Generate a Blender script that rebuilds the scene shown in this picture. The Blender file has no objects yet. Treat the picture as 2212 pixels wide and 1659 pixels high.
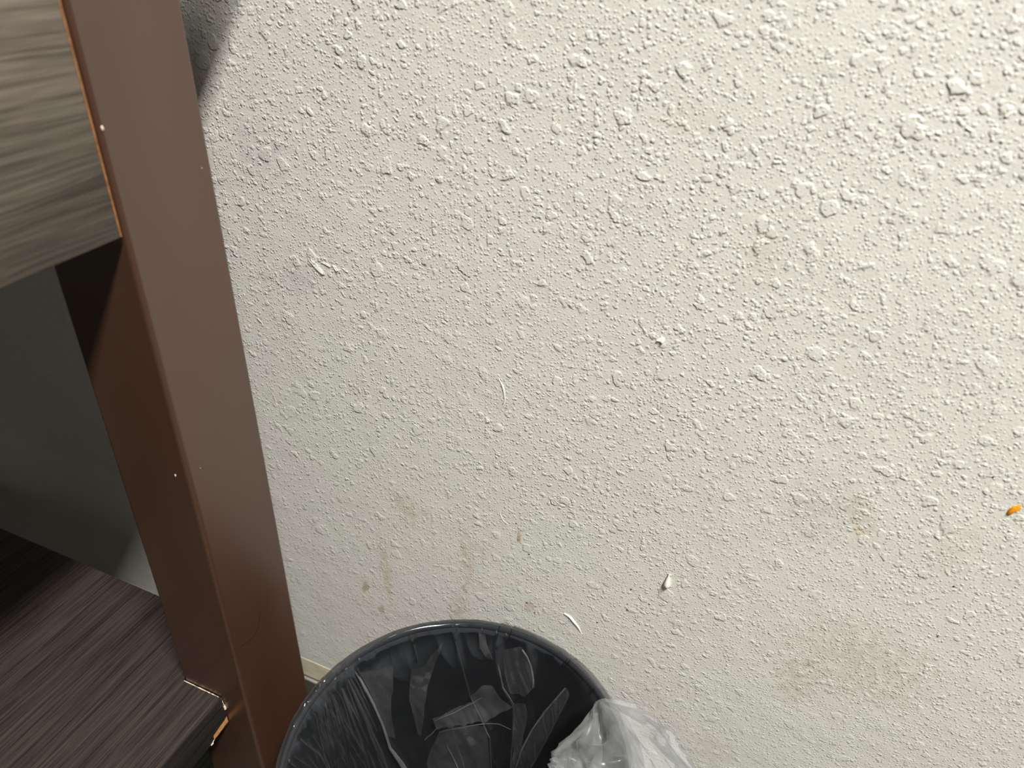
import bpy, bmesh, math, random
import numpy as np
from mathutils import Vector, Matrix, noise as mnoise

# ------------------------------------------------------------------ camera
D = 0.45                      # metres from the camera to the wall
CAM_H = 2.0 * D               # camera height above the floor
W, H, FPX = 2212, 1659, 1655.0
PITCH, ROLL, YAW = math.radians(32.763), math.radians(2.0), math.radians(22.506)
scene = bpy.context.scene
col = scene.collection

F = Vector((-math.sin(YAW), math.cos(YAW), 0)); Rt = Vector((math.cos(YAW), math.sin(YAW), 0)); Z = Vector((0, 0, 1))
FW = math.cos(PITCH) * F - math.sin(PITCH) * Z
UP0 = math.cos(PITCH) * Z + math.sin(PITCH) * F
RI = math.cos(ROLL) * Rt + math.sin(ROLL) * UP0
UP = -math.sin(ROLL) * Rt + math.cos(ROLL) * UP0
CAM = Vector((0, -D, CAM_H))
cam_data = bpy.data.cameras.new('camera')
cam = bpy.data.objects.new('camera', cam_data); col.objects.link(cam)
m3 = Matrix((RI, UP, -FW)).transposed()
cam.matrix_world = Matrix.Translation(CAM) @ m3.to_4x4()
cam_data.sensor_fit = 'HORIZONTAL'; cam_data.sensor_width = 36.0
cam_data.lens = FPX / W * 36.0
cam_data.clip_start = 0.02
cam_data.dof.use_dof = True
cam_data.dof.focus_distance = 0.63
cam_data.dof.aperture_fstop = 7.0
scene.camera = cam

# ------------------------------------------------------------------ world, lights, exposure
world = bpy.data.worlds.new('world'); scene.world = world
world.use_nodes = True
world.node_tree.nodes['Background'].inputs[0].default_value = (1.0, 0.96, 0.88, 1)
world.node_tree.nodes['Background'].inputs[1].default_value = 0.115

def area_light(name, loc, size_x, size_y, power, colour):
    """a ceiling panel facing straight down"""
    l = bpy.data.lights.new(name, 'AREA'); l.shape = 'RECTANGLE'; l.size = size_x; l.size_y = size_y
    l.energy = power; l.color = colour
    o = bpy.data.objects.new(name, l); col.objects.link(o); o.location = loc
    return o
area_light('ceiling_panel_light', (0.71, -0.88, 2.5), 0.20, 0.70, 117.0, (0.985, 0.975, 0.918))
area_light('room_ceiling_light', (0.9, -2.9, 2.5), 0.30, 0.60, 4.0, (1.0, 0.95, 0.87))

scene.view_settings.view_transform = 'Standard'
scene.view_settings.look = 'None'
scene.view_settings.gamma = 1.0
scene.view_settings.use_curve_mapping = False
scene.view_settings.exposure = 0.0

# ------------------------------------------------------------------ helpers
def wp(x, y, z):
    """units of D, measured from the camera's foot (y toward the wall, z from camera level) -> metres"""
    return Vector((x * D, (y - 1.0) * D, (z + 2.0) * D))

def ray(px, py):
    return RI * ((px - W / 2) / FPX) + UP * (-(py - H / 2) / FPX) + FW

def on_wall(px, py, y=0.0):
    """the point of the plane at depth y that the photograph shows at this pixel"""
    d = ray(px, py)
    return CAM + d * ((y - CAM.y) / d.y)

def obj(name, me, mat, parent=None, label=None):
    o = bpy.data.objects.new(name, me); col.objects.link(o)
    if mat is not None:
        me.materials.clear(); me.materials.append(mat)
    if parent is not None:
        o.parent = parent
    if label:
        o['label'] = label
    return o

def bm_mesh(bm, name, smooth=False):
    me = bpy.data.meshes.new(name); bm.normal_update(); bm.to_mesh(me); bm.free()
    if smooth:
        me.polygons.foreach_set('use_smooth', [True] * len(me.polygons))
    return me

def box_mesh(name, lo, hi, bevel=0.0, seg=2):
    bm = bmesh.new()
    bmesh.ops.create_cube(bm, size=1.0)
    for v in bm.verts:
        v.co = Vector([lo[i] + (v.co[i] + 0.5) * (hi[i] - lo[i]) for i in range(3)])
    if bevel > 0:
        bmesh.ops.bevel(bm, geom=list(bm.edges), offset=bevel, segments=seg, affect='EDGES', profile=0.5)
    me = bm_mesh(bm, name)
    if bevel > 0:
        me.polygons.foreach_set('use_smooth', [True] * len(me.polygons))
        md = None
    return me

def add_wn(o):
    md = o.modifiers.new('weighted_normal', 'WEIGHTED_NORMAL'); md.keep_sharp = True

def prism_mesh(name, pts, z0, z1, bevel=0.0):
    bm = bmesh.new()
    vs = [bm.verts.new((p[0], p[1], z0)) for p in pts]
    f = bm.faces.new(vs)
    r = bmesh.ops.extrude_face_region(bm, geom=[f])
    for e in r['geom']:
        if isinstance(e, bmesh.types.BMVert):
            e.co.z = z1
    bmesh.ops.recalc_face_normals(bm, faces=list(bm.faces))
    if bevel:
        bmesh.ops.bevel(bm, geom=list(bm.edges), offset=bevel, segments=2, affect='EDGES')
    return bm_mesh(bm, name)

def thing(name, label, cat, loc=(0, 0, 0), group=None):
    o = bpy.data.objects.new(name, None); col.objects.link(o); o.location = loc
    o.empty_display_size = 0.05
    o['label'] = label; o['category'] = cat
    if group: o['group'] = group
    return o

def srgb(r, g, b):
    c = []
    for v in (r, g, b):
        v /= 255.0
        c.append(v / 12.92 if v <= 0.04045 else ((v + 0.055) / 1.055) ** 2.4)
    return (*c, 1.0)

class NT:
    def __init__(self, name):
        self.m = bpy.data.materials.new(name); self.m.use_nodes = True
        self.t = self.m.node_tree
        self.b = self.t.nodes['Principled BSDF']; self.out = self.t.nodes['Material Output']
    def n(self, kind, **kw):
        nd = self.t.nodes.new(kind)
        for k, v in kw.items():
            setattr(nd, k, v)
        return nd
    def put(self, sock, v):
        if isinstance(v, bpy.types.NodeSocket): self.t.links.new(v, sock)
        else: sock.default_value = v
    def math(self, op, a, b=None, c=None, clamp=False):
        nd = self.n('ShaderNodeMath', operation=op); nd.use_clamp = clamp
        self.put(nd.inputs[0], a)
        if b is not None: self.put(nd.inputs[1], b)
        if c is not None: self.put(nd.inputs[2], c)
        return nd.outputs[0]
    def vmath(self, op, a, b=None, scale=None):
        nd = self.n('ShaderNodeVectorMath', operation=op)
        self.put(nd.inputs[0], a)
        if b is not None: self.put(nd.inputs[1], b)
        if scale is not None: self.put(nd.inputs['Scale'], scale)
        return nd.outputs[0]
    def maprange(self, v, a, b, c=0.0, d=1.0, smooth=False):
        nd = self.n('ShaderNodeMapRange', interpolation_type='SMOOTHSTEP' if smooth else 'LINEAR')
        for k, x in zip(('Value', 'From Min', 'From Max', 'To Min', 'To Max'), (v, a, b, c, d)):
            self.put(nd.inputs[k], x)
        return nd.outputs[0]
    def noise(self, vec, scale, detail=2.0, rough=0.5, colour=False, dim='3D', distortion=0.0):
        nd = self.n('ShaderNodeTexNoise', noise_dimensions=dim)
        self.put(nd.inputs['Vector'], vec); self.put(nd.inputs['Scale'], scale)
        self.put(nd.inputs['Detail'], detail); self.put(nd.inputs['Roughness'], rough)
        self.put(nd.inputs['Distortion'], distortion)
        return nd.outputs['Color' if colour else 'Fac']
    def mix(self, fac, a, b, blend='MIX'):
        nd = self.n('ShaderNodeMix', data_type='RGBA', blend_type=blend)
        self.put(nd.inputs[0], fac); self.put(nd.inputs[6], a); self.put(nd.inputs[7], b)
        return nd.outputs[2]
    def sep(self, v):
        nd = self.n('ShaderNodeSeparateXYZ'); self.put(nd.inputs[0], v); return nd.outputs
    def comb(self, x, y, z):
        nd = self.n('ShaderNodeCombineXYZ')
        for i, v in enumerate((x, y, z)): self.put(nd.inputs[i], v)
        return nd.outputs[0]
    def objco(self):
        return self.n('ShaderNodeTexCoord').outputs['Object']
    def bump(self, h, dist=1.0, strength=1.0):
        nd = self.n('ShaderNodeBump'); nd.inputs['Strength'].default_value = strength
        nd.inputs['Distance'].default_value = dist
        self.put(nd.inputs['Height'], h); return nd.outputs[0]
    def set(self, **kw):
        for k, v in kw.items():
            self.put(self.b.inputs[k.replace('_', ' ')], v)

# ------------------------------------------------------------------ materials
def wall_material():
    k = NT('textured_wall_paint')
    p = k.objco(); s = k.sep(p); x, z = s[0], s[2]
    flat = k.comb(x, z, 0.0)
    S = 0.5 / D
    def blobs(scale, thr, rmin, rmax, edge, warp, off):
        q = k.vmath('ADD', flat, (off, off * 1.7, 0))
        w = k.noise(q, scale * 1.3, 1.5, 0.5, colour=True, dim='2D')
        w = k.vmath('SUBTRACT', w, (0.5, 0.5, 0.5))
        q = k.vmath('ADD', q, k.vmath('SCALE', w, scale=warp / scale))
        v = k.n('ShaderNodeTexVoronoi', voronoi_dimensions='2D', feature='F1')
        k.put(v.inputs['Vector'], q); k.put(v.inputs['Scale'], scale)
        c = k.sep(v.outputs['Color'])
        r = k.maprange(c[0], thr, 1.0, rmin, rmax)
        r = k.math('MULTIPLY', r, k.math('GREATER_THAN', c[0], thr))
        inner = k.math('SUBTRACT', r, edge)
        h = k.maprange(v.outputs['Distance'], r, inner, 0.0, 1.0, smooth=True)
        h = k.math('MULTIPLY', h, k.math('GREATER_THAN', r, 0.01))
        return k.math('MULTIPLY', h, k.maprange(c[1], 0, 1, 0.55, 1.0))
    patch = k.noise(flat, 7.0, 2.0, 0.5, dim='2D')
    # heavier spatter high on the wall, thinner towards the floor
    up = k.maprange(z, 0.15, 0.85, 0.45, 1.15)
    dens = k.math('MULTIPLY', up, k.maprange(patch, 0.3, 0.7, 0.7, 1.15))
    big = k.math('MULTIPLY', blobs(60 * S, 0.74, 0.12, 0.40, 0.15, 0.75, 0.0), k.math('MULTIPLY', dens, 0.00072))
    big2 = k.math('MULTIPLY', blobs(105 * S, 0.60, 0.12, 0.42, 0.18, 0.7, 3.3), k.math('MULTIPLY', dens, 0.00056))
    med = k.math('MULTIPLY', blobs(190 * S, 0.45, 0.12, 0.44, 0.22, 0.5, 5.1), k.math('MULTIPLY', dens, 0.00050))
    calm = k.maprange(z, 0.2, 0.7, 0.7, 1.1)
    small = k.math('MULTIPLY', blobs(360 * S, 0.25, 0.16, 0.46, 0.28, 0.45, 7.7), k.math('MULTIPLY', calm, 0.00036))
    tiny = k.math('MULTIPLY', k.noise(flat, 520 * S, 1.0, 0.5, dim='2D'), k.math('MULTIPLY', calm, 0.00014))
    wav = k.math('MULTIPLY', k.noise(flat, 38, 2.0, 0.5, dim='2D'), 0.0006)
    h = k.math('MAXIMUM', big, big2)
    h = k.math('MAXIMUM', h, med)
    h = k.math('ADD', h, small); h = k.math('ADD', h, tiny); h = k.math('ADD', h, wav)
    base = k.mix(k.maprange(k.noise(flat, 5.0, 3.0, 0.6, dim='2D'), 0.35, 0.7), srgb(222, 220, 212), srgb(223, 218, 211))
    tint = k.maprange(k.noise(k.vmath('ADD', flat, (4.2, 1.3, 0)), 9.0, 2.0, 0.5, dim='2D'), 0.56, 0.72)
    base = k.mix(k.math('MULTIPLY', tint, 0.3), base, srgb(222, 211, 207))
    # stains: centre px, radii px, tilt, colour, strength, sharpness
    stains = [
        (1120, 1156, 7, 15, 0, (158, 118, 62), 0.75), (790, 1268, 7, 12, -20, (160, 128, 76), 0.7),
        (1003, 1271, 9, 9, 0, (176, 150, 105), 0.6), (824, 1316, 9, 9, 0, (178, 154, 112), 0.6),
        (836, 1240, 13, 80, 6, (190, 168, 132), 0.55), (1008, 1205, 15, 72, 4, (190, 166, 128), 0.55),
        (876, 1098, 22, 40, 30, (194, 172, 136), 0.55), (910, 1106, 16, 8, -20, (192, 168, 135), 0.5),
        (1040, 1190, 14, 24, 15, (196, 176, 145), 0.45), (990, 1318, 22, 34, 0, (172, 160, 132), 0.5),
        (1145, 1310, 12, 16, -30, (172, 120, 98), 0.5), (1850, 1148, 15, 16, 0, (202, 172, 110), 0.6),
        (1860, 1110, 34, 70, 30, (204, 176, 150), 0.4), (1850, 1430, 200, 100, -12, (196, 172, 152), 0.5),
        (1720, 1470, 60, 60, 0, (176, 148, 126), 0.4), (1650, 560, 55, 75, 20, (206, 180, 164), 0.42),
        (1780, 1105, 110, 80, 0, (182, 178, 170), 0.45), (1540, 1620, 60, 30, 10, (204, 180, 168), 0.4),
        (1490, 255, 90, 40, 10, (214, 192, 182), 0.4), (740, 150, 60, 60, 0, (208, 186, 178), 0.35),
        (640, 605, 50, 36, 20, (188, 168, 178), 0.45), (560, 330, 60, 70, 0, (190, 172, 180), 0.4),
        (2060, 1190, 60, 70, 0, (208, 186, 172), 0.35), (2165, 80, 60, 50, 0, (214, 196, 206), 0.4),
    ]
    ragged = k.noise(flat, 130.0 * S, 2.0, 0.6, dim='2D')
    for (px, py, rx, ry, rot, c, st) in stains:
        o = on_wall(px, py); a = on_wall(px + rx, py); b = on_wall(px, py - ry)
        wx = max(abs(a.x - o.x), 1e-4); wz = max(abs(b.z - o.z), 1e-4)
        dx = k.math('SUBTRACT', x, o.x); dz = k.math('SUBTRACT', z, o.z)
        t = math.radians(rot); ct, sn = math.cos(t), math.sin(t)
        u = k.math('ADD', k.math('MULTIPLY', dx, ct / wx), k.math('MULTIPLY', dz, sn / wx))
        v = k.math('ADD', k.math('MULTIPLY', dx, -sn / wz), k.math('MULTIPLY', dz, ct / wz))
        r2 = k.math('ADD', k.math('MULTIPLY', u, u), k.math('MULTIPLY', v, v))
        r2 = k.math('ADD', r2, k.maprange(ragged, 0.3, 0.7, -0.75, 0.75))
        m = k.maprange(r2, 1.2, 0.2 if rx < 12 else -0.5, 0.0, st * 0.8, smooth=True)
        base = k.mix(m, base, srgb(*c))
    k.set(Base_Color=base, Roughness=0.62, Normal=k.bump(h))
    k.b.inputs['Specular IOR Level'].default_value = 0.3
    return k.m

def wood_material(name, dark, light, scale=1.0, rough=0.5, axis='y', spec=0.35, wav=1.0):
    k = NT(name); s = k.sep(k.objco())
    along = s[1]; a, b = s[0], s[2]
    w = k.noise(k.comb(k.math('MULTIPLY', along, 9.0), k.math('MULTIPLY', a, 60.0), k.math('MULTIPLY', b, 60.0)), 1.0, 2.0)
    w = k.math('MULTIPLY', k.math('SUBTRACT', w, 0.5), 0.010 * wav)
    a2 = k.math('ADD', a, w); b2 = k.math('ADD', b, w)
    v = k.comb(k.math('MULTIPLY', along, 11.0 * scale), k.math('MULTIPLY', a2, 420.0 * scale), k.math('MULTIPLY', b2, 420.0 * scale))
    g1 = k.noise(v, 1.0, 4.0, 0.65)
    v2 = k.comb(k.math('MULTIPLY', along, 5.0 * scale), k.math('MULTIPLY', a2, 90.0 * scale), k.math('MULTIPLY', b2, 90.0 * scale))
    g2 = k.noise(v2, 1.0, 2.0, 0.5)
    g = k.math('ADD', k.math('MULTIPLY', g1, 0.75), k.math('MULTIPLY', g2, 0.25))
    g = k.maprange(g, 0.36, 0.66)
    k.set(Base_Color=k.mix(g, dark, light), Roughness=rough, Normal=k.bump(g, 0.00012, 0.6))
    k.b.inputs['Specular IOR Level'].default_value = spec
    return k.m

def plain(name, c, rough=0.5, spec=0.4, var=0.0, scale=20.0, bumpd=0.0):
    k = NT(name); p = k.objco()
    base = c
    n = k.noise(p, scale, 3.0, 0.55)
    if var:
        base = k.mix(k.maprange(n, 0.3, 0.7), tuple(v * (1 - var) for v in c[:3]) + (1,), tuple(min(1, v * (1 + var)) for v in c[:3]) + (1,))
    k.set(Base_Color=base, Roughness=rough)
    if bumpd: k.set(Normal=k.bump(n, bumpd))
    k.b.inputs['Specular IOR Level'].default_value = spec
    return k.m

def leg_material():
    k = NT('brown_lacquer'); p = k.objco()
    n = k.noise(k.vmath('MULTIPLY', p, (1, 1, 0.35)), 9.0, 2.0, 0.5)
    f = k.noise(p, 900.0, 1.0)
    base = k.mix(k.maprange(n, 0.3, 0.7), srgb(66, 43, 32), srgb(76, 52, 40))
    k.set(Base_Color=base, Roughness=k.maprange(n, 0.3, 0.7, 0.26, 0.40), Normal=k.bump(f, 0.00003))
    k.b.inputs['Specular IOR Level'].default_value = 1.0
    return k.m

def film_material(name, veil, edge, white=(0.84, 0.86, 0.88, 1), rough=0.2, gloss=0.45):
    k = NT(name); t = k.t; t.nodes.remove(k.b)
    tr = k.n('ShaderNodeBsdfTransparent'); tr.inputs[0].default_value = (0.97, 0.97, 0.97, 1)
    di = k.n('ShaderNodeBsdfDiffuse'); di.inputs[0].default_value = white
    tl = k.n('ShaderNodeBsdfTranslucent'); tl.inputs[0].default_value = white
    hz = k.n('ShaderNodeMixShader'); hz.inputs[0].default_value = 0.4
    t.links.new(di.outputs[0], hz.inputs[1]); t.links.new(tl.outputs[0], hz.inputs[2])
    lw = k.n('ShaderNodeLayerWeight'); lw.inputs['Blend'].default_value = 0.5
    fac = k.math('POWER', lw.outputs['Facing'], 4.0)
    cl = k.maprange(k.noise(k.objco(), 26.0, 3.0, 0.6), 0.35, 0.7, 0.6, 1.4)
    fac = k.math('ADD', k.math('MULTIPLY', fac, edge), k.math('MULTIPLY', cl, veil), clamp=True)
    m1 = k.n('ShaderNodeMixShader'); k.put(m1.inputs[0], fac)
    t.links.new(tr.outputs[0], m1.inputs[1]); t.links.new(hz.outputs[0], m1.inputs[2])
    gl = k.n('ShaderNodeBsdfGlossy'); gl.inputs['Roughness'].default_value = rough
    fr = k.n('ShaderNodeFresnel'); fr.inputs[0].default_value = 1.4
    m2 = k.n('ShaderNodeMixShader'); k.put(m2.inputs[0], k.math('MULTIPLY', fr.outputs[0], gloss))
    t.links.new(m1.outputs[0], m2.inputs[1]); t.links.new(gl.outputs[0], m2.inputs[2])
    t.links.new(m2.outputs[0], k.out.inputs[0])
    return k.m

M = {}
M['wall'] = wall_material()
M['leg'] = leg_material()
M['panel'] = wood_material('grey_brown_laminate', srgb(70, 62, 54), srgb(120, 110, 99), 0.85, 0.5, wav=0.9)
M['shelf'] = wood_material('dark_brown_laminate', srgb(30, 24, 22), srgb(70, 61, 57), 1.35, 0.5, wav=0.35)
M['band'] = wood_material('black_edge_banding', srgb(20, 18, 18), srgb(52, 48, 47), 1.0, 0.5, wav=0.3)
M['core'] = plain('raw_chipboard', srgb(196, 140, 88), 0.9, 0.1, 0.35, 700.0, 0.0004)
M['core_edge'] = plain('raw_tan_edge', srgb(138, 98, 64), 0.9, 0.1, 0.3, 260.0)
M['splinter'] = plain('pale_torn_laminate', srgb(216, 196, 176), 0.7, 0.3, 0.2, 300.0)
M['scuff'] = plain('dark_scuff', srgb(34, 24, 19), 0.5, 0.3)
M['bin'] = plain('charcoal_plastic', srgb(40, 42, 47), 0.65, 0.05, 0.05, 60.0)
M['cream'] = plain('cream_plaster', srgb(214, 204, 178), 0.8, 0.2, 0.10, 60.0, 0.0006)
M['cove'] = plain('dark_vinyl', srgb(88, 84, 80), 0.5, 0.4, 0.1, 40.0)
M['lip'] = plain('pale_vinyl', srgb(150, 146, 138), 0.6, 0.3, 0.1, 80.0)
M['plank'] = wood_material('dark_floor_vinyl', srgb(46, 48, 40), srgb(78, 80, 68), 0.6, 0.5)
M['under'] = plain('floor_underlay', srgb(30, 29, 27), 0.8, 0.2)
M['drip'] = plain('white_paint_drip', srgb(226, 224, 215), 0.5, 0.4, 0.03)
M['chip_under'] = plain('bare_plaster', srgb(150, 142, 128), 0.8, 0.2, 0.1)
M['orange'] = plain('orange_sauce', srgb(240, 150, 20), 0.4, 0.5, 0.22, 500.0, 0.0004)
M['red_speck'] = plain('dark_red_speck', srgb(120, 70, 56), 0.6, 0.2)
M['black_speck'] = plain('black_speck', srgb(34, 26, 24), 0.5, 0.3)
M['film'] = film_material('clear_plastic_film', 0.010, 0.18, rough=0.13, gloss=0.85)
M['skirt'] = film_material('clear_plastic_skirt', 0.05, 0.40, rough=0.14, gloss=0.8)
M['fold'] = film_material('clear_plastic_double', 0.075, 0.20)
M['crease'] = film_material('clear_plastic_crease', 0.17, 0.22, gloss=0.8)
M['bunch'] = film_material('clear_plastic_bunched', 0.18, 0.45)

# ------------------------------------------------------------------ structure
Z_STRIP, Z_GAP, Z_COVE = (-1.719 + 2) * D, (-1.789 + 2) * D, (-1.797 + 2) * D
wall = obj('wall_back', box_mesh('wall_back', (-2.4, 0.0, Z_STRIP), (2.4, 0.12, 2.6)), M['wall'])
wall['kind'] = 'structure'; wall['label'] = 'cream wall with spattered paint texture behind the desk and bin'
strip = obj('trim_1', box_mesh('trim_1', (-2.4, -0.0005, Z_GAP), (2.4, 0.12, Z_STRIP - 0.0002), 0.0), M['cream'])
strip['kind'] = 'structure'; strip['label'] = 'bare cream plaster strip at the foot of the wall'
# vinyl cove base: profile swept along the wall
bm = bmesh.new()
prof = [(0.06, Z_COVE), (-0.0015, Z_COVE), (-0.003, Z_COVE - 0.0015), (-0.003, 0.014), (-0.006, 0.006), (-0.014, 0.001), (-0.016, 0.0), (0.06, 0.0)]
v0 = [bm.verts.new((-2.4, p[0], p[1])) for p in prof]; v1 = [bm.verts.new((2.4, p[0], p[1])) for p in prof]
for i in range(len(prof)):
    j = (i + 1) % len(prof); bm.faces.new((v0[i], v0[j], v1[j], v1[i]))
bm.faces.new(v0[::-1]); bm.faces.new(v1)
bmesh.ops.recalc_face_normals(bm, faces=list(bm.faces))
base = obj('baseboard_back', bm_mesh(bm, 'baseboard_back'), M['cove'])
base['kind'] = 'structure'; base['label'] = 'dark vinyl cove base along the foot of the wall'
obj('top_lip', box_mesh('top_lip', (-2.4, -0.0034, Z_COVE - 0.0018), (2.4, -0.0004, Z_COVE + 0.0002), 0.0), M['lip'], base)

floor = obj('floor', box_mesh('floor', (-2.4, -2.6, -0.03), (2.4, 0.06, -0.004)), M['under'])
floor['kind'] = 'structure'; floor['label'] = 'dark wood-look plank floor'
random.seed(4)
PW, PL = 0.152, 1.2
plank_me = box_mesh('plank', (0, 0, 0), (PL - 0.002, PW - 0.002, 0.004), 0.0006, 1)
plank_me.materials.append(M['plank'])
for r in range(17):
    for c in range(4 + r % 2):
        o = bpy.data.objects.new('plank', plank_me); col.objects.link(o); o.parent = floor
        o.location = (-2.4 + (c - 0.45 * (r % 2)) * PL + 0.001, -0.017 - (17 - r) * PW, -0.004)

# ------------------------------------------------------------------ marks on the wall (parts of it)
def wall_tube(name, pxs, widths_px, height, mat, label=None):
    """a tapered, half-round paint ridge lying on the wall along photographed points"""
    bm = bmesh.new(); rows = []
    pts = [on_wall(*p) for p in pxs]
    n = 6
    dense, wd = [], []
    for i in range(len(pts) - 1):
        for s in range(6):
            t = s / 6
            dense.append(pts[i].lerp(pts[i + 1], t)); wd.append(widths_px[i] * (1 - t) + widths_px[i + 1] * t)
    dense.append(pts[-1]); wd.append(widths_px[-1])
    for _ in range(3):
        dense = [dense[0]] + [(dense[i - 1] + dense[i] * 2 + dense[i + 1]) / 4 for i in range(1, len(dense) - 1)] + [dense[-1]]
    mm = 0.00045 * D / 0.5 * 1.0
    for i, c in enumerate(dense):
        t = (dense[min(i + 1, len(dense) - 1)] - dense[max(i - 1, 0)]).normalized()
        side = t.cross(Vector((0, 1, 0))).normalized()
        w = wd[i] * mm
        row = []
        for a in range(n + 1):
            th = math.pi * a / n
            row.append(bm.verts.new(c + side * (w * math.cos(th)) + Vector((0, 0.0002 - height * min(1, wd[i] / max(widths_px)) * math.sin(th), 0))))
        rows.append(row)
    for a, b in zip(rows[:-1], rows[1:]):
        for i in range(n):
            bm.faces.new((a[i], a[i + 1], b[i + 1], b[i]))
    bmesh.ops.recalc_face_normals(bm, faces=list(bm.faces))
    return obj(name, bm_mesh(bm, name, True), mat, wall, label)

wall_tube('paint_drip', [(1072, 808), (1087, 836), (1091, 863), (1088, 876), (1072, 895)], [0.6, 2.4, 1.8, 1.6, 0.6], 0.0009, M['drip'], 'thin curved white paint ridge in the middle of the wall')
wall_tube('paint_drip', [(1219, 1325), (1230, 1331), (1240, 1343), (1249, 1354), (1257, 1371)], [2.4, 3.4, 3.6, 3.0, 0.8], 0.0016, M['drip'], 'thick curved white paint ridge just above the bin')
wall_tube('paint_drip', [(1079, 1096), (1081, 1113), (1087, 1125), (1100, 1135)], [0.5, 1.2, 1.2, 0.5], 0.0006, M['drip'])
wall_tube('paint_drip', [(1095, 1135), (1108, 1144), (1122, 1150)], [0.4, 0.9, 0.4], 0.0004, M['drip'])

def wall_blob(name, px, py, rx, ry, depth, mat, label=None, seed=0, tear=0.0, tilt=0.0, rough=0.0, lift=0.0):
    """a small lump of paint or food stuck on the wall; tear stretches its top to a point"""
    c = on_wall(px, py); a = on_wall(px + rx, py); b = on_wall(px, py - ry)
    wx = abs(a.x - c.x) ; wz = (b - c).length
    bm = bmesh.new(); bmesh.ops.create_icosphere(bm, subdivisions=3, radius=1.0)
    ct, st = math.cos(tilt), math.sin(tilt)
    for v in bm.verts:
        p = v.co.copy()
        n = mnoise.noise(p * 1.7 + Vector((seed, seed * 2.3, 0))) * rough
        p *= 1 + n
        if tear and p.z > 0:
            p.x *= max(0.06, max(0.0, 1 - p.z) ** 0.8); p.y *= max(0.15, (1 - p.z)); p.z *= 1 + tear
        X, Zc = p.x * wx, p.z * wz
        v.co = c + Vector((X * ct - Zc * st, p.y * depth - lift, X * st + Zc * ct))
    return obj(name, bm_mesh(bm, name, True), mat, wall, label)

wall_blob('paint_drip', 1442, 1259, 7.5, 8, 0.0032, M['drip'], 'white teardrop of dried paint on the wall right of the bin', 3, tear=2.2, rough=0.18, lift=0.0012)
def flake(name, pxs, lift, mat, label=None):
    """a torn paint flake: its first points stay on the wall, the others lift off"""
    bm = bmesh.new()
    top = [bm.verts.new(on_wall(p[0], p[1]) + Vector((0, -p[2] * lift - 0.0003, 0))) for p in pxs]
    bot = [bm.verts.new(v.co + Vector((0, 0.0003, 0))) for v in top]
    n = len(top)
    bm.faces.new(top); bm.faces.new(bot[::-1])
    for i in range(n):
        j = (i + 1) % n; bm.faces.new((top[j], top[i], bot[i], bot[j]))
    bmesh.ops.triangulate(bm, faces=list(bm.faces))
    bmesh.ops.recalc_face_normals(bm, faces=list(bm.faces))
    return obj(name, bm_mesh(bm, name), mat, wall, label)
flake('paint_flake', [(1419, 734, .7), (1424, 730, .1), (1431, 728, 0), (1436, 730, .2), (1437, 735, .7), (1432, 739, 1), (1427, 736, .5)], 0.0018, M['drip'], 'small lifted paint flake on the upper wall')
flake('paint_flake', [(665, 558, .1), (672, 560, 0), (684, 570, 0), (695, 582, 0), (703, 592, .6), (697, 592, 1), (684, 580, .8), (672, 567, .6)], 0.0009, M['wall'], 'torn paint flake beside the desk leg')
flake('paint_flake', [(693, 566, 0), (704, 567, .1), (714, 573, .5), (714, 576, 1), (702, 570, .8)], 0.0007, M['wall'])
flake('paint_flake', [(718, 572, 0), (726, 576, 0), (731, 584, .6), (728, 586, 1), (721, 578, .6)], 0.0007, M['wall'])
flake('paint_flake', [(738, 578, 0), (746, 582, 0), (753, 588, .8), (747, 586, .6)], 0.0006, M['wall'])
flake('paint_flake', [(1050, 902, 0), (1055, 904, .2), (1060, 910, .8), (1052, 911, .8)], 0.0009, M['wall'])

def wall_patch(name, pts, thick, mat, label, seed=0):
    """an irregular smear with thickness, following a photographed outline"""
    bm = bmesh.new()
    cen = Vector((0, 0, 0)); P = [on_wall(*p) for p in pts]
    for p in P: cen += p / len(P)
    rings = []
    for s, hgt in ((1.0, 0.0), (0.8, 0.75), (0.45, 1.0)):
        rings.append([bm.verts.new(cen + (p - cen) * s + Vector((0, -0.0002 - thick * hgt * (0.6 + 0.5 * random.random()), 0))) for p in P])
    n = len(P)
    for a, b in zip(rings[:-1], rings[1:]):
        for i in range(n):
            j = (i + 1) % n; bm.faces.new((a[i], a[j], b[j], b[i]))
    bm.faces.new(rings[-1])
    bmesh.ops.recalc_face_normals(bm, faces=list(bm.faces))
    return obj(name, bm_mesh(bm, name, True), mat, wall, label)
random.seed(2)
wall_patch('food_splatter', [(2174, 1109), (2178, 1101), (2184, 1097), (2188, 1092), (2195, 1093), (2200, 1090), (2207, 1090), (2205, 1096), (2206, 1100), (2199, 1103), (2192, 1106), (2187, 1107), (2183, 1112), (2177, 1113)], 0.0012, M['orange'], 'bright orange splatter at the right of the wall')
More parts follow.
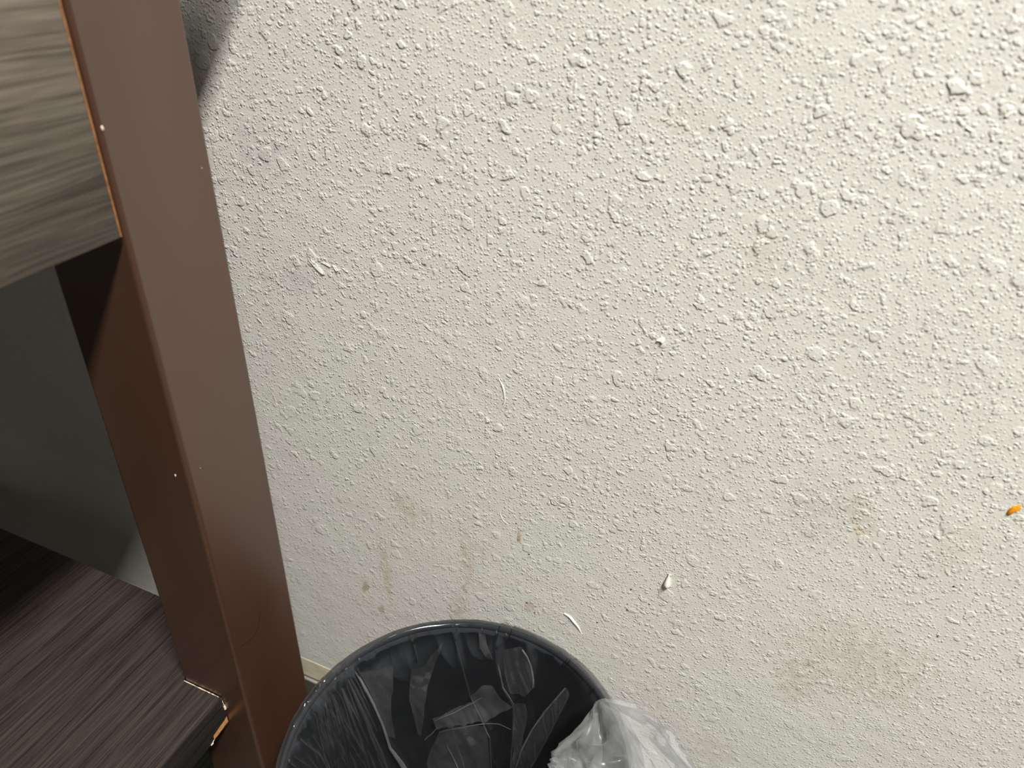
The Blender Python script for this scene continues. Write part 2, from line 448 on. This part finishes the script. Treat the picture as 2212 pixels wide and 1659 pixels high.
for px, py, rx, ry, c in [(1355, 1318, 3.4, 2.4, 'red_speck'), (1363, 1273, 2.6, 2.2, 'red_speck'), (1402, 1305, 2.0, 1.6, 'red_speck'), (1355, 1305, 1.8, 1.2, 'red_speck'),
                          (1290, 1345, 1.8, 1.4, 'black_speck'), (2060, 1267, 3.6, 2.0, 'black_speck'), (1614, 1162, 2.4, 1.4, 'black_speck'),
                          (2145, 1031, 3.0, 2.2, 'black_speck'), (2025, 1375, 3.0, 1.8, 'black_speck'), (1660, 1368, 1.8, 1.0, 'black_speck'),
                          (1143, 1197, 2.2, 1.6, 'red_speck'), (1115, 1131, 1.6, 1.2, 'black_speck'), (504, 290, 2.0, 1.4, 'black_speck'), (535, 333, 1.6, 1.4, 'black_speck'),
                          (1138, 1302, 2.6, 2.0, 'red_speck'), (1155, 1323, 2.4, 1.4, 'red_speck')]:
    wall_blob('speck', px, py, rx * 0.85, ry * 0.85, 0.0003, M[c], None, px, rough=0.3, lift=0.0)
wall_blob('paint_drip', 104, 807, 3.2, 3.0, 0.0014, M['drip'], None, 8, rough=0.2, lift=0.0005)
wall_blob('paint_drip', 40, 835, 1.5, 1.5, 0.001, M['drip'], None, 8, rough=0.2, lift=0.0005)

# ------------------------------------------------------------------ desk
SD = 0.78                                 # the posts stand a hand's width off the wall
XR, XL = -0.9855 * SD * D, -1.184 * SD * D     # right and left faces of the corner post
YF, YB = (0.796 * SD - 1) * D, (1.0 * SD - 1) * D   # front and back faces of the post
OVER = (-0.742 + 0.9855 * SD) * D                           # overhang of the top past the posts
Z_TOP = (0.041 + 2) * D
DEPTH, LENGTH = 0.62, 1.5
desk = thing('desk', 'dark wood-laminate desk with square brown posts standing by the wall', 'desk', (XR, YB, 0))
dl = Vector((XR, YB, 0))
def dpart(name, me, mat, parent=desk, label=None):
    me.transform(Matrix.Translation(-dl))
    return obj(name, me, mat, parent, label)
LW = XR - XL
post_label = 'brown lacquered square post'
for (x1, yb) in ((XR, YB), (XR, YB - DEPTH + 0.1), (XR - LENGTH, YB), (XR - LENGTH, YB - DEPTH + 0.1)):
    l = dpart('leg', box_mesh('leg', (x1 - LW, yb - (YB - YF), 0.004 - 0.004), (x1, yb, Z_TOP), 0.0035, 3), M['leg'], label=post_label)
    add_wn(l)
top = dpart('desk_top', box_mesh('desk_top', (XR - LENGTH - LW - OVER, YB - DEPTH - 0.04, Z_TOP), (XR + OVER, -0.11 * D, Z_TOP + 0.036), 0.002), M['panel'])
Z_PAN = (-0.4685 * SD + 2) * D
# end panel between the two right-hand posts, flush with their outer faces
YP0, YP1 = YB - DEPTH + 0.1 , YF - 0.0022
panel = dpart('side_panel', box_mesh('side_panel', (XR - 0.020, YP0, Z_PAN), (XR - 0.0005, YP1 - 0.0009, Z_TOP - 0.0005), 0.0008, 1), M['panel'], label='grey-brown wood-grain end panel')
dpart('raw_edge', box_mesh('raw_edge', (XR - 0.0195, YP1 - 0.0009, Z_PAN + 0.0006), (XR - 0.0008, YP1, Z_TOP - 0.001)), M['core_edge'], panel, 'thin tan unfinished edge')
lpanel = dpart('side_panel', box_mesh('side_panel', (XR - LENGTH - LW + 0.0005, YP0, Z_PAN), (XR - LENGTH - LW + 0.02, YP1, Z_TOP - 0.0005), 0.0008, 1), M['panel'])

# lower shelf, notched round the posts
ZS = (-1.671 * SD + 2) * D; TS = 0.036
XE = -1.0655 * SD * D; YSB = (0.972 * SD - 1) * D
gap = 0.0008
XLL = XR - LENGTH - LW
pts = [(XE, YB - DEPTH + 0.02), (XE, YF - gap), (XL - gap, YF - gap), (XL - gap, YSB), (XLL + LW + gap, YSB), (XLL + LW + gap, YF - gap), (XLL + 0.04, YF - gap), (XLL + 0.04, YB - DEPTH + 0.02)]
# front posts pass through notches too
yfp1 = YB - DEPTH + 0.1 + gap; 
pts = [(XE, yfp1), (XE, YF - gap), (XL - gap, YF - gap), (XL - gap, YSB), (XLL + LW + gap, YSB), (XLL + LW + gap, YF - gap), (XLL + 0.04, YF - gap), (XLL + 0.04, yfp1)]
shelf = dpart('lower_shelf', prism_mesh('lower_shelf', pts, ZS - TS, ZS), M['shelf'], label='dark brown wood-grain lower shelf')
# black edge band on the end of the shelf, broken off at the corner so the core shows
bt = 0.0009
bandpts = [(YF - 0.0012, ZS - 0.0006), (YF - 0.0010, ZS - 0.0245), (YF - 0.0040, ZS - 0.0262), (YF - 0.0110, ZS - 0.0272), (YF - 0.0185, ZS - 0.0290), (YF - 0.0195, ZS - TS), (yfp1, ZS - TS), (yfp1, ZS - 0.0006)]
bm = bmesh.new()
a = [bm.verts.new((XE, p[0], p[1])) for p in bandpts]; b = [bm.verts.new((XE + bt, p[0], p[1])) for p in bandpts]
bm.faces.new(a); bm.faces.new(b[::-1])
for i in range(len(a)):
    j = (i + 1) % len(a); bm.faces.new((a[j], a[i], b[i], b[j]))
bmesh.ops.recalc_face_normals(bm, faces=list(bm.faces))
dpart('edge_band', bm_mesh(bm, 'edge_band'), M['band'], shelf, 'black edge banding of the shelf')
# exposed core: rough little wedge of chipboard
random.seed(9)
bm = bmesh.new()
n = 9; rows = []
for i in range(n):
    t = i / (n - 1)
    yy = YF - 0.0008 - 0.0185 * t
    z_hi = ZS - 0.0235 - 0.0050 * t
    z_lo = ZS - 0.0335 - 0.0015 * t + random.uniform(-0.0008, 0.0008)
    rows.append([bm.verts.new((XE - 0.002 * SD, yy, z_hi)), bm.verts.new((XE + 0.0005 * SD + random.uniform(0, 0.0003), yy, z_hi)), bm.verts.new((XE + 0.0005 * SD + random.uniform(0, 0.0004), yy, z_lo)), bm.verts.new((XE - 0.002 * SD, yy, z_lo))])
for a, b in zip(rows[:-1], rows[1:]):
    for i in range(4):
        j = (i + 1) % 4; bm.faces.new((a[i], a[j], b[j], b[i]))
bm.faces.new(rows[0][::-1]); bm.faces.new(rows[-1])
bmesh.ops.recalc_face_normals(bm, faces=list(bm.faces))
dpart('exposed_core', bm_mesh(bm, 'exposed_core'), M['core'], shelf, 'orange-tan chipboard core where the edge broke off')
def ragged_tube(name, pts, rad, mat, parent, label=None, seed=1):
    random.seed(seed)
    bm = bmesh.new(); rows = []
    dense = []
    for i in range(len(pts) - 1):
        for s in range(7):
            dense.append(Vector(pts[i]).lerp(Vector(pts[i + 1]), s / 7))
    dense.append(Vector(pts[-1]))
    for i, c in enumerate(dense):
        t = (dense[min(i + 1, len(dense) - 1)] - dense[max(i - 1, 0)]).normalized()
        u = t.cross(Vector((0.3, 0.2, 1))).normalized(); v = t.cross(u)
        r_ = rad * random.uniform(0.35, 1.35)
        c = c + Vector((0, 0, random.uniform(-0.3, 0.3) * rad))
        rows.append([bm.verts.new(c + (u * math.cos(k * 1.2566) + v * math.sin(k * 1.2566)) * r_) for k in range(5)])
    for a, b in zip(rows[:-1], rows[1:]):
        for i in range(5):
            j = (i + 1) % 5; bm.faces.new((a[i], a[j], b[j], b[i]))
    bm.faces.new(rows[0]); bm.faces.new(rows[-1][::-1])
    bmesh.ops.recalc_face_normals(bm, faces=list(bm.faces))
    return dpart(name, bm_mesh(bm, name), mat, parent, label)
ragged_tube('torn_edge', [(XL + 0.001, YF - 0.0010, ZS + 0.0002), (XL + 0.025, YF - 0.0012, ZS + 0.0003), (XE - 0.003, YF - 0.0012, ZS + 0.0002), (XE + 0.0004, YF - 0.0012, ZS - 0.0015), (XE + 0.0010, YF - 0.0007, ZS - 0.012)], 0.00045, M['splinter'], shelf, 'pale torn laminate edge where the shelf meets the post')
ragged_tube('splinter', [(XE + 0.0007, YF - 0.0009, ZS - 0.0105), (XE + 0.0018, YF - 0.0007, ZS - 0.0130), (XE + 0.0008, YF - 0.0009, ZS - 0.0155)], 0.0010, M['splinter'], shelf, None, 5)
ragged_tube('splinter', [(XE + 0.0006, YF - 0.0195, ZS - 0.0340), (XE + 0.001, YF - 0.0218, ZS - 0.0362), (XE + 0.0004, YF - 0.0235, ZS - 0.0355)], 0.0009, M['splinter'], shelf, None, 6)
# dark curved scuff on the outer face of the post
def scuff(pxs, widths):
    P = []
    for p in pxs:
        d = ray(*p); P.append(CAM + d * ((XR - CAM.x) / d.x))
    bm = bmesh.new(); prev = None
    for i, c in enumerate(P):
        t = (P[min(i + 1, len(P) - 1)] - P[max(i - 1, 0)]).normalized(); n_ = t.cross(Vector((1, 0, 0))) * widths[i] * 0.0004
        row = [bm.verts.new(c + n_ + Vector((-0.0002, 0, 0))), bm.verts.new(c + Vector((0.00015, 0, 0))), bm.verts.new(c - n_ + Vector((-0.0002, 0, 0)))]
        if prev:
            for k_ in range(2): bm.faces.new((prev[k_], prev[k_ + 1], row[k_ + 1], row[k_]))
        prev = row
    bmesh.ops.recalc_face_normals(bm, faces=list(bm.faces))
    return dpart('scuff', bm_mesh(bm, 'scuff', True), M['scuff'], desk, 'dark curved scuff low on the post')
scuff([(562, 1318), (561, 1332), (559, 1350), (554, 1366), (547, 1376), (537, 1385), (522, 1396)], [0.4, 0.9, 1.2, 1.5, 1.6, 1.6, 0.8])
# flecks of white on the posts
def fleck(px, py, plane, val, r_):
    d = ray(px, py); c = CAM + d * ((val - CAM[plane]) / d[plane])
    bm = bmesh.new(); bmesh.ops.create_icosphere(bm, subdivisions=2, radius=r_)
    for v in bm.verts: v.co = Vector((v.co.x * 0.6, v.co.y * 0.6, v.co.z * 1.3)) + c
    return dpart('fleck', bm_mesh(bm, 'fleck', True), M['splinter'])
fleck(221, 277, 0, XR + 0.0, 0.0011)
fleck(379, 1027, 1, YF, 0.0009)
fleck(436, 363, 0, XR, 0.0004)
fleck(433, 1011, 0, XR, 0.0003)

# ------------------------------------------------------------------ bin and liner
BC = wp(-0.342, 0.640, 0); BC.z = 0
R0, ZR = 0.283 * D, (-1.203 + 2) * D
TAPER = 0.10
bin_ = thing('trash_bin', 'round charcoal plastic trash bin lined with a clear bag', 'trash bin', BC)
def lathe(prof, seg, name):
    bm = bmesh.new(); rings = []
    for (r_, z_) in prof:
        rings.append([bm.verts.new((r_ * math.cos(2 * math.pi * i / seg), r_ * math.sin(2 * math.pi * i / seg), z_)) for i in range(seg)])
    for a, b in zip(rings[:-1], rings[1:]):
        for i in range(seg):
            j = (i + 1) % seg; bm.faces.new((a[i], a[j], b[j], b[i]))
    return bm, rings
rb = R0 - TAPER * ZR
th = 0.0022
bm, rings = lathe([(rb - 0.006, 0.0), (rb - 0.002, 0.001), (rb, 0.004), (R0 + 0.0006, ZR - 0.005), (R0 - 0.0018, ZR - 0.005), (rb - th, 0.006), (rb - th - 0.004, 0.0035)], 128, 'body')
bm.faces.new(rings[0][::-1]); bm.faces.new(rings[-1])
bmesh.ops.recalc_face_normals(bm, faces=list(bm.faces))
obj('body', bm_mesh(bm, 'body', True), M['bin'], bin_)
lipp = []
for i in range(13):
    a = 2 * math.pi * i / 12
    lipp.append((R0 - 0.0004 + 0.0020 * math.cos(a), ZR - 0.0032 + 0.0032 * math.sin(a)))
bm, rings = lathe(lipp, 160, 'rim')
bmesh.ops.remove_doubles(bm, verts=list(bm.verts), dist=1e-6)
bmesh.ops.recalc_face_normals(bm, faces=list(bm.faces))
obj('rim', bm_mesh(bm, 'rim', True), M['bin'], bin_)

# ---- liner
liner = thing('bin_liner', 'clear crinkled plastic liner hanging over the rim of the charcoal bin', 'bin liner', BC)

def hash2(i, j, seed):
    h = (i.astype(np.int64) * 374761393 + j.astype(np.int64) * 668265263 + seed * 1274126177) & 0xFFFFFFFF
    h = ((h ^ (h >> 13)) * 1103515245) & 0xFFFFFFFF
    h = h ^ (h >> 16)
    return (h & 0xFFFF) / 65535.0
def vnoise(u, v, seed, per=None):
    iu, iv = np.floor(u), np.floor(v); fu, fv = u - iu, v - iv
    fu = fu * fu * (3 - 2 * fu); fv = fv * fv * (3 - 2 * fv)
    def g(a, b):
        a = np.mod(a, per) if per else a
        return hash2(a, b, seed)
    return (g(iu, iv) * (1 - fu) + g(iu + 1, iv) * fu) * (1 - fv) + (g(iu, iv + 1) * (1 - fu) + g(iu + 1, iv + 1) * fu) * fv
def ridge(n): return 1 - np.abs(2 * n - 1)
def sm(x, a, b):
    t = np.clip((x - a) / (b - a), 0, 1); return t * t * (3 - 2 * t)

def px_to_cone(px, py, inset=0.0):
    """angle (deg) and depth below the rim of the inner bin wall at a photographed point"""
    d = ray(px, py); s = 0.5 * D
    for i in range(6000):
        X = CAM + d * s
        dep = ZR - X.z
        if dep > -0.004 and math.hypot(X.x - BC.x, X.y - BC.y) >= R0 - inset - TAPER * max(dep, 0) and X.y > BC.y - 0.06:
            return math.degrees(math.atan2(X.y - BC.y, X.x - BC.x)) % 360, max(dep, 0)
        s += 0.00015
    return 90.0, 0.1

creases = [
    ([(983, 1346), (1021, 1468), (1063, 1546), (1070, 1557), (1075, 1625), (1098, 1655)], 1.0),
    ([(1085, 1374), (1101, 1449), (1128, 1487), (1120, 1637)], 1.3),
    ([(740, 1426), (779, 1492), (818, 1584), (848, 1618), (871, 1655)], 1.7),
    ([(890, 1370), (896, 1405)], 0.6),
    ([(960, 1560), (985, 1600), (1012, 1655)], 0.8),
    ([(975, 1520), (1000, 1590), (1018, 1655)], 0.8),
    ([(725, 1440), (760, 1540), (800, 1640)], 1.0),
    ([(705, 1455), (740, 1540), (790, 1655)], 1.2),
    ([(690, 1475), (705, 1560), (730, 1640)], 1.0),
    ([(672, 1500), (680, 1580), (690, 1650)], 1.0),
    ([(1146, 1366), (1168, 1412), (1172, 1455)], 1.0),
]
crease_ud = [([px_to_cone(*p) for p in c], w) for c, w in creases]

NT_, NS_IN, NS_OUT = 1080, 110, 46
DEP_MAX = 0.26
theta = np.linspace(0, 2 * np.pi, NT_, endpoint=False)
rng = np.random.default_rng(5)
def knots(n, amp, seed, power=1.0):
    """piecewise-linear random profile round the rim (sharp pleats)"""
    r_ = np.random.default_rng(seed)
    k = np.sort(r_.uniform(0, 2 * np.pi, n)); val = r_.uniform(0, 1, n) ** power * amp
    return np.interp(theta, np.r_[k - 2 * np.pi, k, k + 2 * np.pi], np.r_[val, val, val])
deg = np.degrees(theta)
def bell(c, w):
    d_ = np.abs((deg - c + 180) % 360 - 180); return np.exp(-(d_ / w) ** 2)
crest = knots(70, 0.0030, 1, 2.5) + knots(22, 0.0020, 2, 3.0) + bell(180, 22) * knots(150, 0.0018, 4)
left = bell(185, 30)
flare = 0.0008 + 0.003 * left + 0.026 * bell(42, 30) + 0.013 * bell(70, 18) + knots(60, 0.0016, 3)
rows = []
# outer skirt, bottom to crest
for i in range(NS_OUT):
    t = (1 - i / NS_OUT) ** 2                # 1 at the hem, 0 at the crest
    dep = 0.10 * t
    pl = (knots(70, 0.006, 11) * t + knots(120, 0.003, 12) * t) * (0.3 + 0.7 * bell(20, 60) + 0.5 * left)
    rr = R0 + 0.0034 + flare * np.clip(np.sin(min(t * 1.4, 1) * np.pi / 2), 0, 1) + pl
    zz = ZR + 0.0018 - dep * (1 + 0.25 * knots(30, 1.0, 14))
    if dep < 0.005:                          # rounds over the rolled lip
        an = dep / 0.005 * math.pi / 2
        rr = rr - 0.0032 * (1 - math.sin(an)); zz = ZR + 0.0018 - 0.005 * (1 - math.cos(an)) + 0 * deg
    wig = 0.0015 * (vnoise(deg / 4.0, np.full_like(deg, t * 9), 31, 90) - 0.5) * min(1, t * 6)
    zz = zz + crest * (1 - min(1, dep / 0.008))
    rows.append(np.stack([(rr + wig) * np.cos(theta), (rr + wig) * np.sin(theta), zz], 1))
# inner sheet, crest to the bottom
for i in range(NS_IN + 1):
    s = i / NS_IN
    dep = DEP_MAX * s ** 1.6
    sh = deg + 55.0 * dep / D
    env = sm(dep, 0.002, 0.05)
    h = 0.0022 + 0 * deg
    h = h + env * 0.010 * vnoise(sh / 24.0, np.full_like(deg, dep * 9), 21, 15)
    h = h + sm(dep, 0.0, 0.03) * 0.0022 * ridge(vnoise(sh / 12.0, np.full_like(deg, dep * 14), 22, 30)) ** 2
    h = h + sm(dep, 0.0, 0.010) * 0.0055 * bell(182, 24) * ridge(vnoise(sh / 2.5, np.full_like(deg, dep * 9), 23, 144)) ** 2
    h = h + 0.0016 * bell(195, 30) * ridge(vnoise(deg / 1.5, np.full_like(deg, dep * 90), 24, 240)) ** 2 * sm(dep, 0.004, 0.03)
    rad_here = R0 - TAPER * dep
    for ud, w in crease_ud:
        best = np.full_like(deg, 1e9)
        for (a0, d0), (a1, d1) in zip(ud[:-1], ud[1:]):
            ax, ay = np.radians(a0) * R0, d0; bx, by = np.radians(a1) * R0, d1
            qx, qy = np.radians(deg) * R0, dep
            L2 = (bx - ax) ** 2 + (by - ay) ** 2 + 1e-12
            t = np.clip(((qx - ax) * (bx - ax) + (qy - ay) * (by - ay)) / L2, 0, 1)
            best = np.minimum(best, np.hypot(qx - ax - t * (bx - ax), qy - ay - t * (by - ay)))
        h = h + 0.0022 * w * np.clip(1 - best / (0.0040 * w), 0, 1) * sm(dep, 0.0, 0.01)
    rr = rad_here - 0.0033 - h * 1.0
    if dep < 0.006:                          # wraps over the rolled lip
        t = dep / 0.006
        rr = R0 + 0.0002 - (0.0002 + 0.0039) * math.sin(t * math.pi / 2) - h * t
    zz = ZR + 0.0018 - (dep if dep >= 0.006 else 0.006 * (1 - math.cos(dep / 0.006 * math.pi / 2))) + crest * (1 - min(1, dep / 0.014))
    rows.append(np.stack([rr * np.cos(theta), rr * np.sin(theta), zz + 0 * deg], 1))
V = np.concatenate(rows)
nr = len(rows)
i0 = np.arange(NT_); i1 = (i0 + 1) % NT_
faces = np.concatenate([np.stack([r_ * NT_ + i0, r_ * NT_ + i1, (r_ + 1) * NT_ + i1, (r_ + 1) * NT_ + i0], 1) for r_ in range(nr - 1)])
def np_mesh(name, V, faces, smooth=True):
    me = bpy.data.meshes.new(name)
    me.vertices.add(len(V)); me.vertices.foreach_set('co', V.astype(np.float32).ravel())
    k = faces.shape[1]
    me.loops.add(faces.size); me.loops.foreach_set('vertex_index', faces.astype(np.int32).ravel())
    me.polygons.add(len(faces)); me.polygons.foreach_set('loop_start', (np.arange(len(faces)) * k).astype(np.int32))
    me.polygons.foreach_set('loop_total', np.full(len(faces), k, np.int32))
    me.polygons.foreach_set('use_smooth', np.full(len(faces), smooth))
    me.update(calc_edges=True); me.validate()
    return me
nf = NS_OUT * NT_
obj('skirt', np_mesh('skirt', V[:(NS_OUT + 1) * NT_], faces[:nf]), M['skirt'], liner, 'clear film hanging over the outside of the rim')
obj('film', np_mesh('film', V[NS_OUT * NT_:], faces[nf:] - nf), M['film'], liner)

# ---- folded-over flaps of film inside the bin
def fold(pxs, inset, seed, amp=0.0025):
    P = [px_to_cone(*p) for p in pxs]
    bm = bmesh.new()
    vs = [bm.verts.new((math.radians(a) * R0, d_, 0)) for a, d_ in P]
    f = bm.faces.new(vs)
    bmesh.ops.triangulate(bm, faces=[f])
    for _ in range(4):
        bmesh.ops.subdivide_edges(bm, edges=[e for e in bm.edges if e.calc_length() > 0.0035], cuts=1)
        bmesh.ops.triangulate(bm, faces=list(bm.faces))
    for v in bm.verts:
        a = v.co.x / R0; dep = v.co.y
        n = abs(mnoise.noise(Vector((v.co.x * 80 + dep * 30 + seed, dep * 26, seed)))) * amp * 1.6 + abs(mnoise.noise(Vector((v.co.x * 200 + dep * 60, dep * 60, seed)))) * amp * 0.45
        rr = R0 - TAPER * dep - inset - n
        v.co = Vector((rr * math.cos(a), rr * math.sin(a), ZR - dep))
    bmesh.ops.recalc_face_normals(bm, faces=list(bm.faces))
    return obj('fold', bm_mesh(bm, 'fold', True), M['fold'], liner)
fold([(875, 1410), (903, 1403), (953, 1351), (930, 1408), (912, 1454), (898, 1554), (887, 1543), (868, 1474)], 0.017, 1)
fold([(925, 1512), (960, 1499), (1026, 1475), (1021, 1463), (1049, 1439), (1078, 1442), (1103, 1468), (1127, 1492), (1061, 1517), (1000, 1526), (935, 1535)], 0.019, 2)
fold([(1038, 1348), (1054, 1348), (1056, 1369), (1072, 1402), (1059, 1402), (1040, 1379)], 0.010, 3)
fold([(750, 1428), (800, 1418), (832, 1408), (829, 1463), (823, 1499), (834, 1565), (812, 1560), (790, 1500)], 0.016, 4)
fold([(1263, 1458), (1275, 1475), (1248, 1520), (1219, 1567), (1190, 1610), (1155, 1657), (1122, 1657), (1128, 1600), (1150, 1578), (1205, 1506)], 0.020, 5)
fold([(1098, 1445), (1128, 1485), (1160, 1490), (1162, 1520), (1150, 1575), (1128, 1610), (1128, 1500)], 0.017, 6)
fold([(1098, 1378), (1140, 1372), (1166, 1412), (1174, 1460), (1150, 1480), (1115, 1470), (1100, 1430)], 0.013, 7, 0.0012)
fold([(940, 1532), (1060, 1520), (1068, 1556), (1075, 1620), (1035, 1657), (930, 1657), (905, 1600)], 0.022, 8)
fold([(1036, 1640), (1075, 1622), (1120, 1640), (1118, 1657), (1045, 1657)], 0.024, 9)

# ---- sharp creases where the film doubles over itself
def crease(pxs, widths, inset):
    P = [px_to_cone(*p) for p in pxs]
    Q = [(math.radians(a) * R0, d_) for a, d_ in P]
    dense, wd = [], []
    for i in range(len(Q) - 1):
        for s_ in range(5):
            t = s_ / 5
            dense.append((Q[i][0] * (1 - t) + Q[i + 1][0] * t, Q[i][1] * (1 - t) + Q[i + 1][1] * t)); wd.append(widths[i] * (1 - t) + widths[i + 1] * t)
    dense.append(Q[-1]); wd.append(widths[-1])
    bm = bmesh.new(); prev = None
    for i, (qx, qy) in enumerate(dense):
        j0, j1 = max(i - 1, 0), min(i + 1, len(dense) - 1)
        tx, ty = dense[j1][0] - dense[j0][0], dense[j1][1] - dense[j0][1]
        L = math.hypot(tx, ty) + 1e-9; nx, ny = -ty / L, tx / L
        row = []
        for k_, lift in ((-1, 0.0), (0, 0.8), (1, 0.0)):
            w = wd[i] * 0.00040
            a = (qx + nx * w * k_) / R0; dep = qy + ny * w * k_
            rr = R0 - TAPER * dep - inset - w * lift
            row.append(bm.verts.new((rr * math.cos(a), rr * math.sin(a), ZR - dep)))
        if prev:
            for k_ in range(2): bm.faces.new((prev[k_], prev[k_ + 1], row[k_ + 1], row[k_]))
        prev = row
    bmesh.ops.recalc_face_normals(bm, faces=list(bm.faces))
    return obj('crease', bm_mesh(bm, 'crease', True), M['crease'], liner)
crease([(983, 1346), (1000, 1400), (1021, 1468), (1040, 1500), (1063, 1546), (1070, 1557), (1072, 1590), (1075, 1625), (1098, 1655)], [1, 1.5, 1.6, 2, 2.4, 1.8, 2, 2, 1], 0.0185)
crease([(1085, 1366), (1088, 1400), (1101, 1449), (1128, 1487), (1127, 1560), (1120, 1637)], [4, 3, 2, 1.5, 2, 1], 0.018)
crease([(737, 1422), (757, 1455), (779, 1492), (800, 1535), (818, 1584), (848, 1618), (871, 1657)], [2, 3, 3, 3, 4, 7, 10], 0.019)
crease([(960, 1560), (985, 1600), (1012, 1657)], [0.6, 1.4, 2], 0.024)
crease([(970, 1515), (985, 1560), (1000, 1595), (1022, 1657)], [0.5, 1, 1.6, 2], 0.024)
crease([(720, 1440), (742, 1490), (770, 1545), (800, 1600), (822, 1657)], [1.5, 3, 4, 4, 3], 0.016)
crease([(700, 1458), (722, 1510), (745, 1565), (778, 1657)], [1.5, 3, 3.4, 2], 0.016)
crease([(688, 1478), (700, 1530), (716, 1590), (738, 1657)], [1.5, 3.5, 4, 3], 0.014)
crease([(676, 1500), (682, 1545), (692, 1600), (700, 1657)], [1.5, 4, 4, 3], 0.012)
crease([(1147, 1366), (1158, 1390), (1168, 1412), (1174, 1440), (1172, 1458)], [3, 2, 1.6, 1.6, 0.8], 0.016)
crease([(1265, 1455), (1215, 1502), (1180, 1540), (1155, 1580), (1140, 1620), (1130, 1657)], [1.5, 1.5, 1.5, 1.5, 1, 1], 0.0215)
crease([(1276, 1472), (1248, 1520), (1219, 1567), (1190, 1612), (1155, 1657)], [2, 2, 2.2, 2.5, 3], 0.0215)
random.seed(12)
for i in range(16):                          # fan of fine gathers on the left
    t = (i + random.random()) / 16
    x0, y0 = 648 + 100 * t, 1530 - 112 * t + 6
    L = random.uniform(70, 130)
    sl = 0.18 + 0.42 * t + random.uniform(-0.06, 0.06)
    pts_ = [(x0 + sl * L * f_ + random.uniform(-2, 2), y0 + L * f_) for f_ in (0.03, 0.3, 0.6, 1.0)]
    pts_ = [p for p in pts_ if p[1] < 1657]
    if len(pts_) > 1: crease(pts_, [random.uniform(0.8, 1.6), random.uniform(1, 3), random.uniform(1, 3.2), 0.6][:len(pts_)], random.uniform(0.010, 0.015))
for (px, py, w_) in [(708, 1446, 2.2), (733, 1424, 2.0), (765, 1404, 2.4), (788, 1397, 1.8), (803, 1387, 2.6), (832, 1377, 2.0), (880, 1361, 3.2), (893, 1358, 2.6), (924, 1349, 1.8), (985, 1343, 2.4), (1042, 1345, 1.8), (1074, 1351, 3.0), (1096, 1357, 2.4), (661, 1520, 2.0), (640, 1558, 2.2), (622, 1592, 2.0), (606, 1634, 2.4)]:
    crease([(px, py), (px + 2, py + 7), (px + 3, py + 15)], [w_, w_ * 0.8, 0.5], 0.0052)   # little tucks along the rim
crease([(888, 1372), (893, 1392), (897, 1408)], [3, 1.5, 1], 0.010)
crease([(1037, 1345), (1040, 1358)], [3, 2], 0.008)
crease([(930, 1512), (980, 1494), (1026, 1474), (1052, 1462)], [0.8, 1.2, 1.2, 0.8], 0.022)
crease([(940, 1536), (1000, 1526), (1062, 1518), (1095, 1520), (1127, 1534)], [0.8, 1.2, 1.3, 1, 0.8], 0.022)
crease([(868, 1476), (880, 1500), (888, 1545), (896, 1555)], [1, 1.2, 1.2, 0.6], 0.019)
crease([(905, 1560), (925, 1545), (938, 1532)], [1, 1.4, 0.8], 0.019)

# ---- bunched film over the right side of the rim
def bunch(t0, t1, seed, rad_r, rad_z, n_u=90, n_v=56, out=0.0):
    V = np.zeros((n_u, n_v, 3))
    for i in range(n_u):
        u = i / (n_u - 1); a = math.radians(t0 + (t1 - t0) * u)
        taper = max(0.03, math.sin(math.pi * min(1, u * 1.15 if u < .5 else 1 - (u - .5) * 0.9))) ** 0.6 if u < 0.5 else 1.0
        if u > 0.93: taper = max(0.05, (1 - u) / 0.07)
        for j in range(n_v):
            b = 2 * math.pi * j / n_v
            q = Vector((u * 2.6 + seed, math.cos(b) * 0.9, math.sin(b) * 0.9))
            n1 = 1 - abs(mnoise.noise(q * 1.5)) * 2; n2 = 1 - abs(mnoise.noise(q * 3.1 + Vector((5, 2, 1)))) * 2
            k_ = (0.55 + 0.42 * n1 + 0.20 * n2) * taper
            rr = R0 + out + rad_r * k_ * math.cos(b); zz = ZR + 0.003 + rad_z * k_ * math.sin(b) - (0.3 * rad_z if math.sin(b) < 0 else 0)
            V[i, j] = (rr * math.cos(a), rr * math.sin(a), zz)
    idx = np.arange(n_u * n_v).reshape(n_u, n_v)
    f = np.stack([idx[:-1], np.roll(idx, -1, 1)[:-1], np.roll(idx, -1, 1)[1:], idx[1:]], -1).reshape(-1, 4)
    return np_mesh('bunched_fold', V.reshape(-1, 3), f)
obj('bunched_fold', bunch(47, -40, 2.0, 0.052, 0.032, 170, 90, -0.006), M['bunch'], liner, 'bunched whitish film over the right side of the rim')
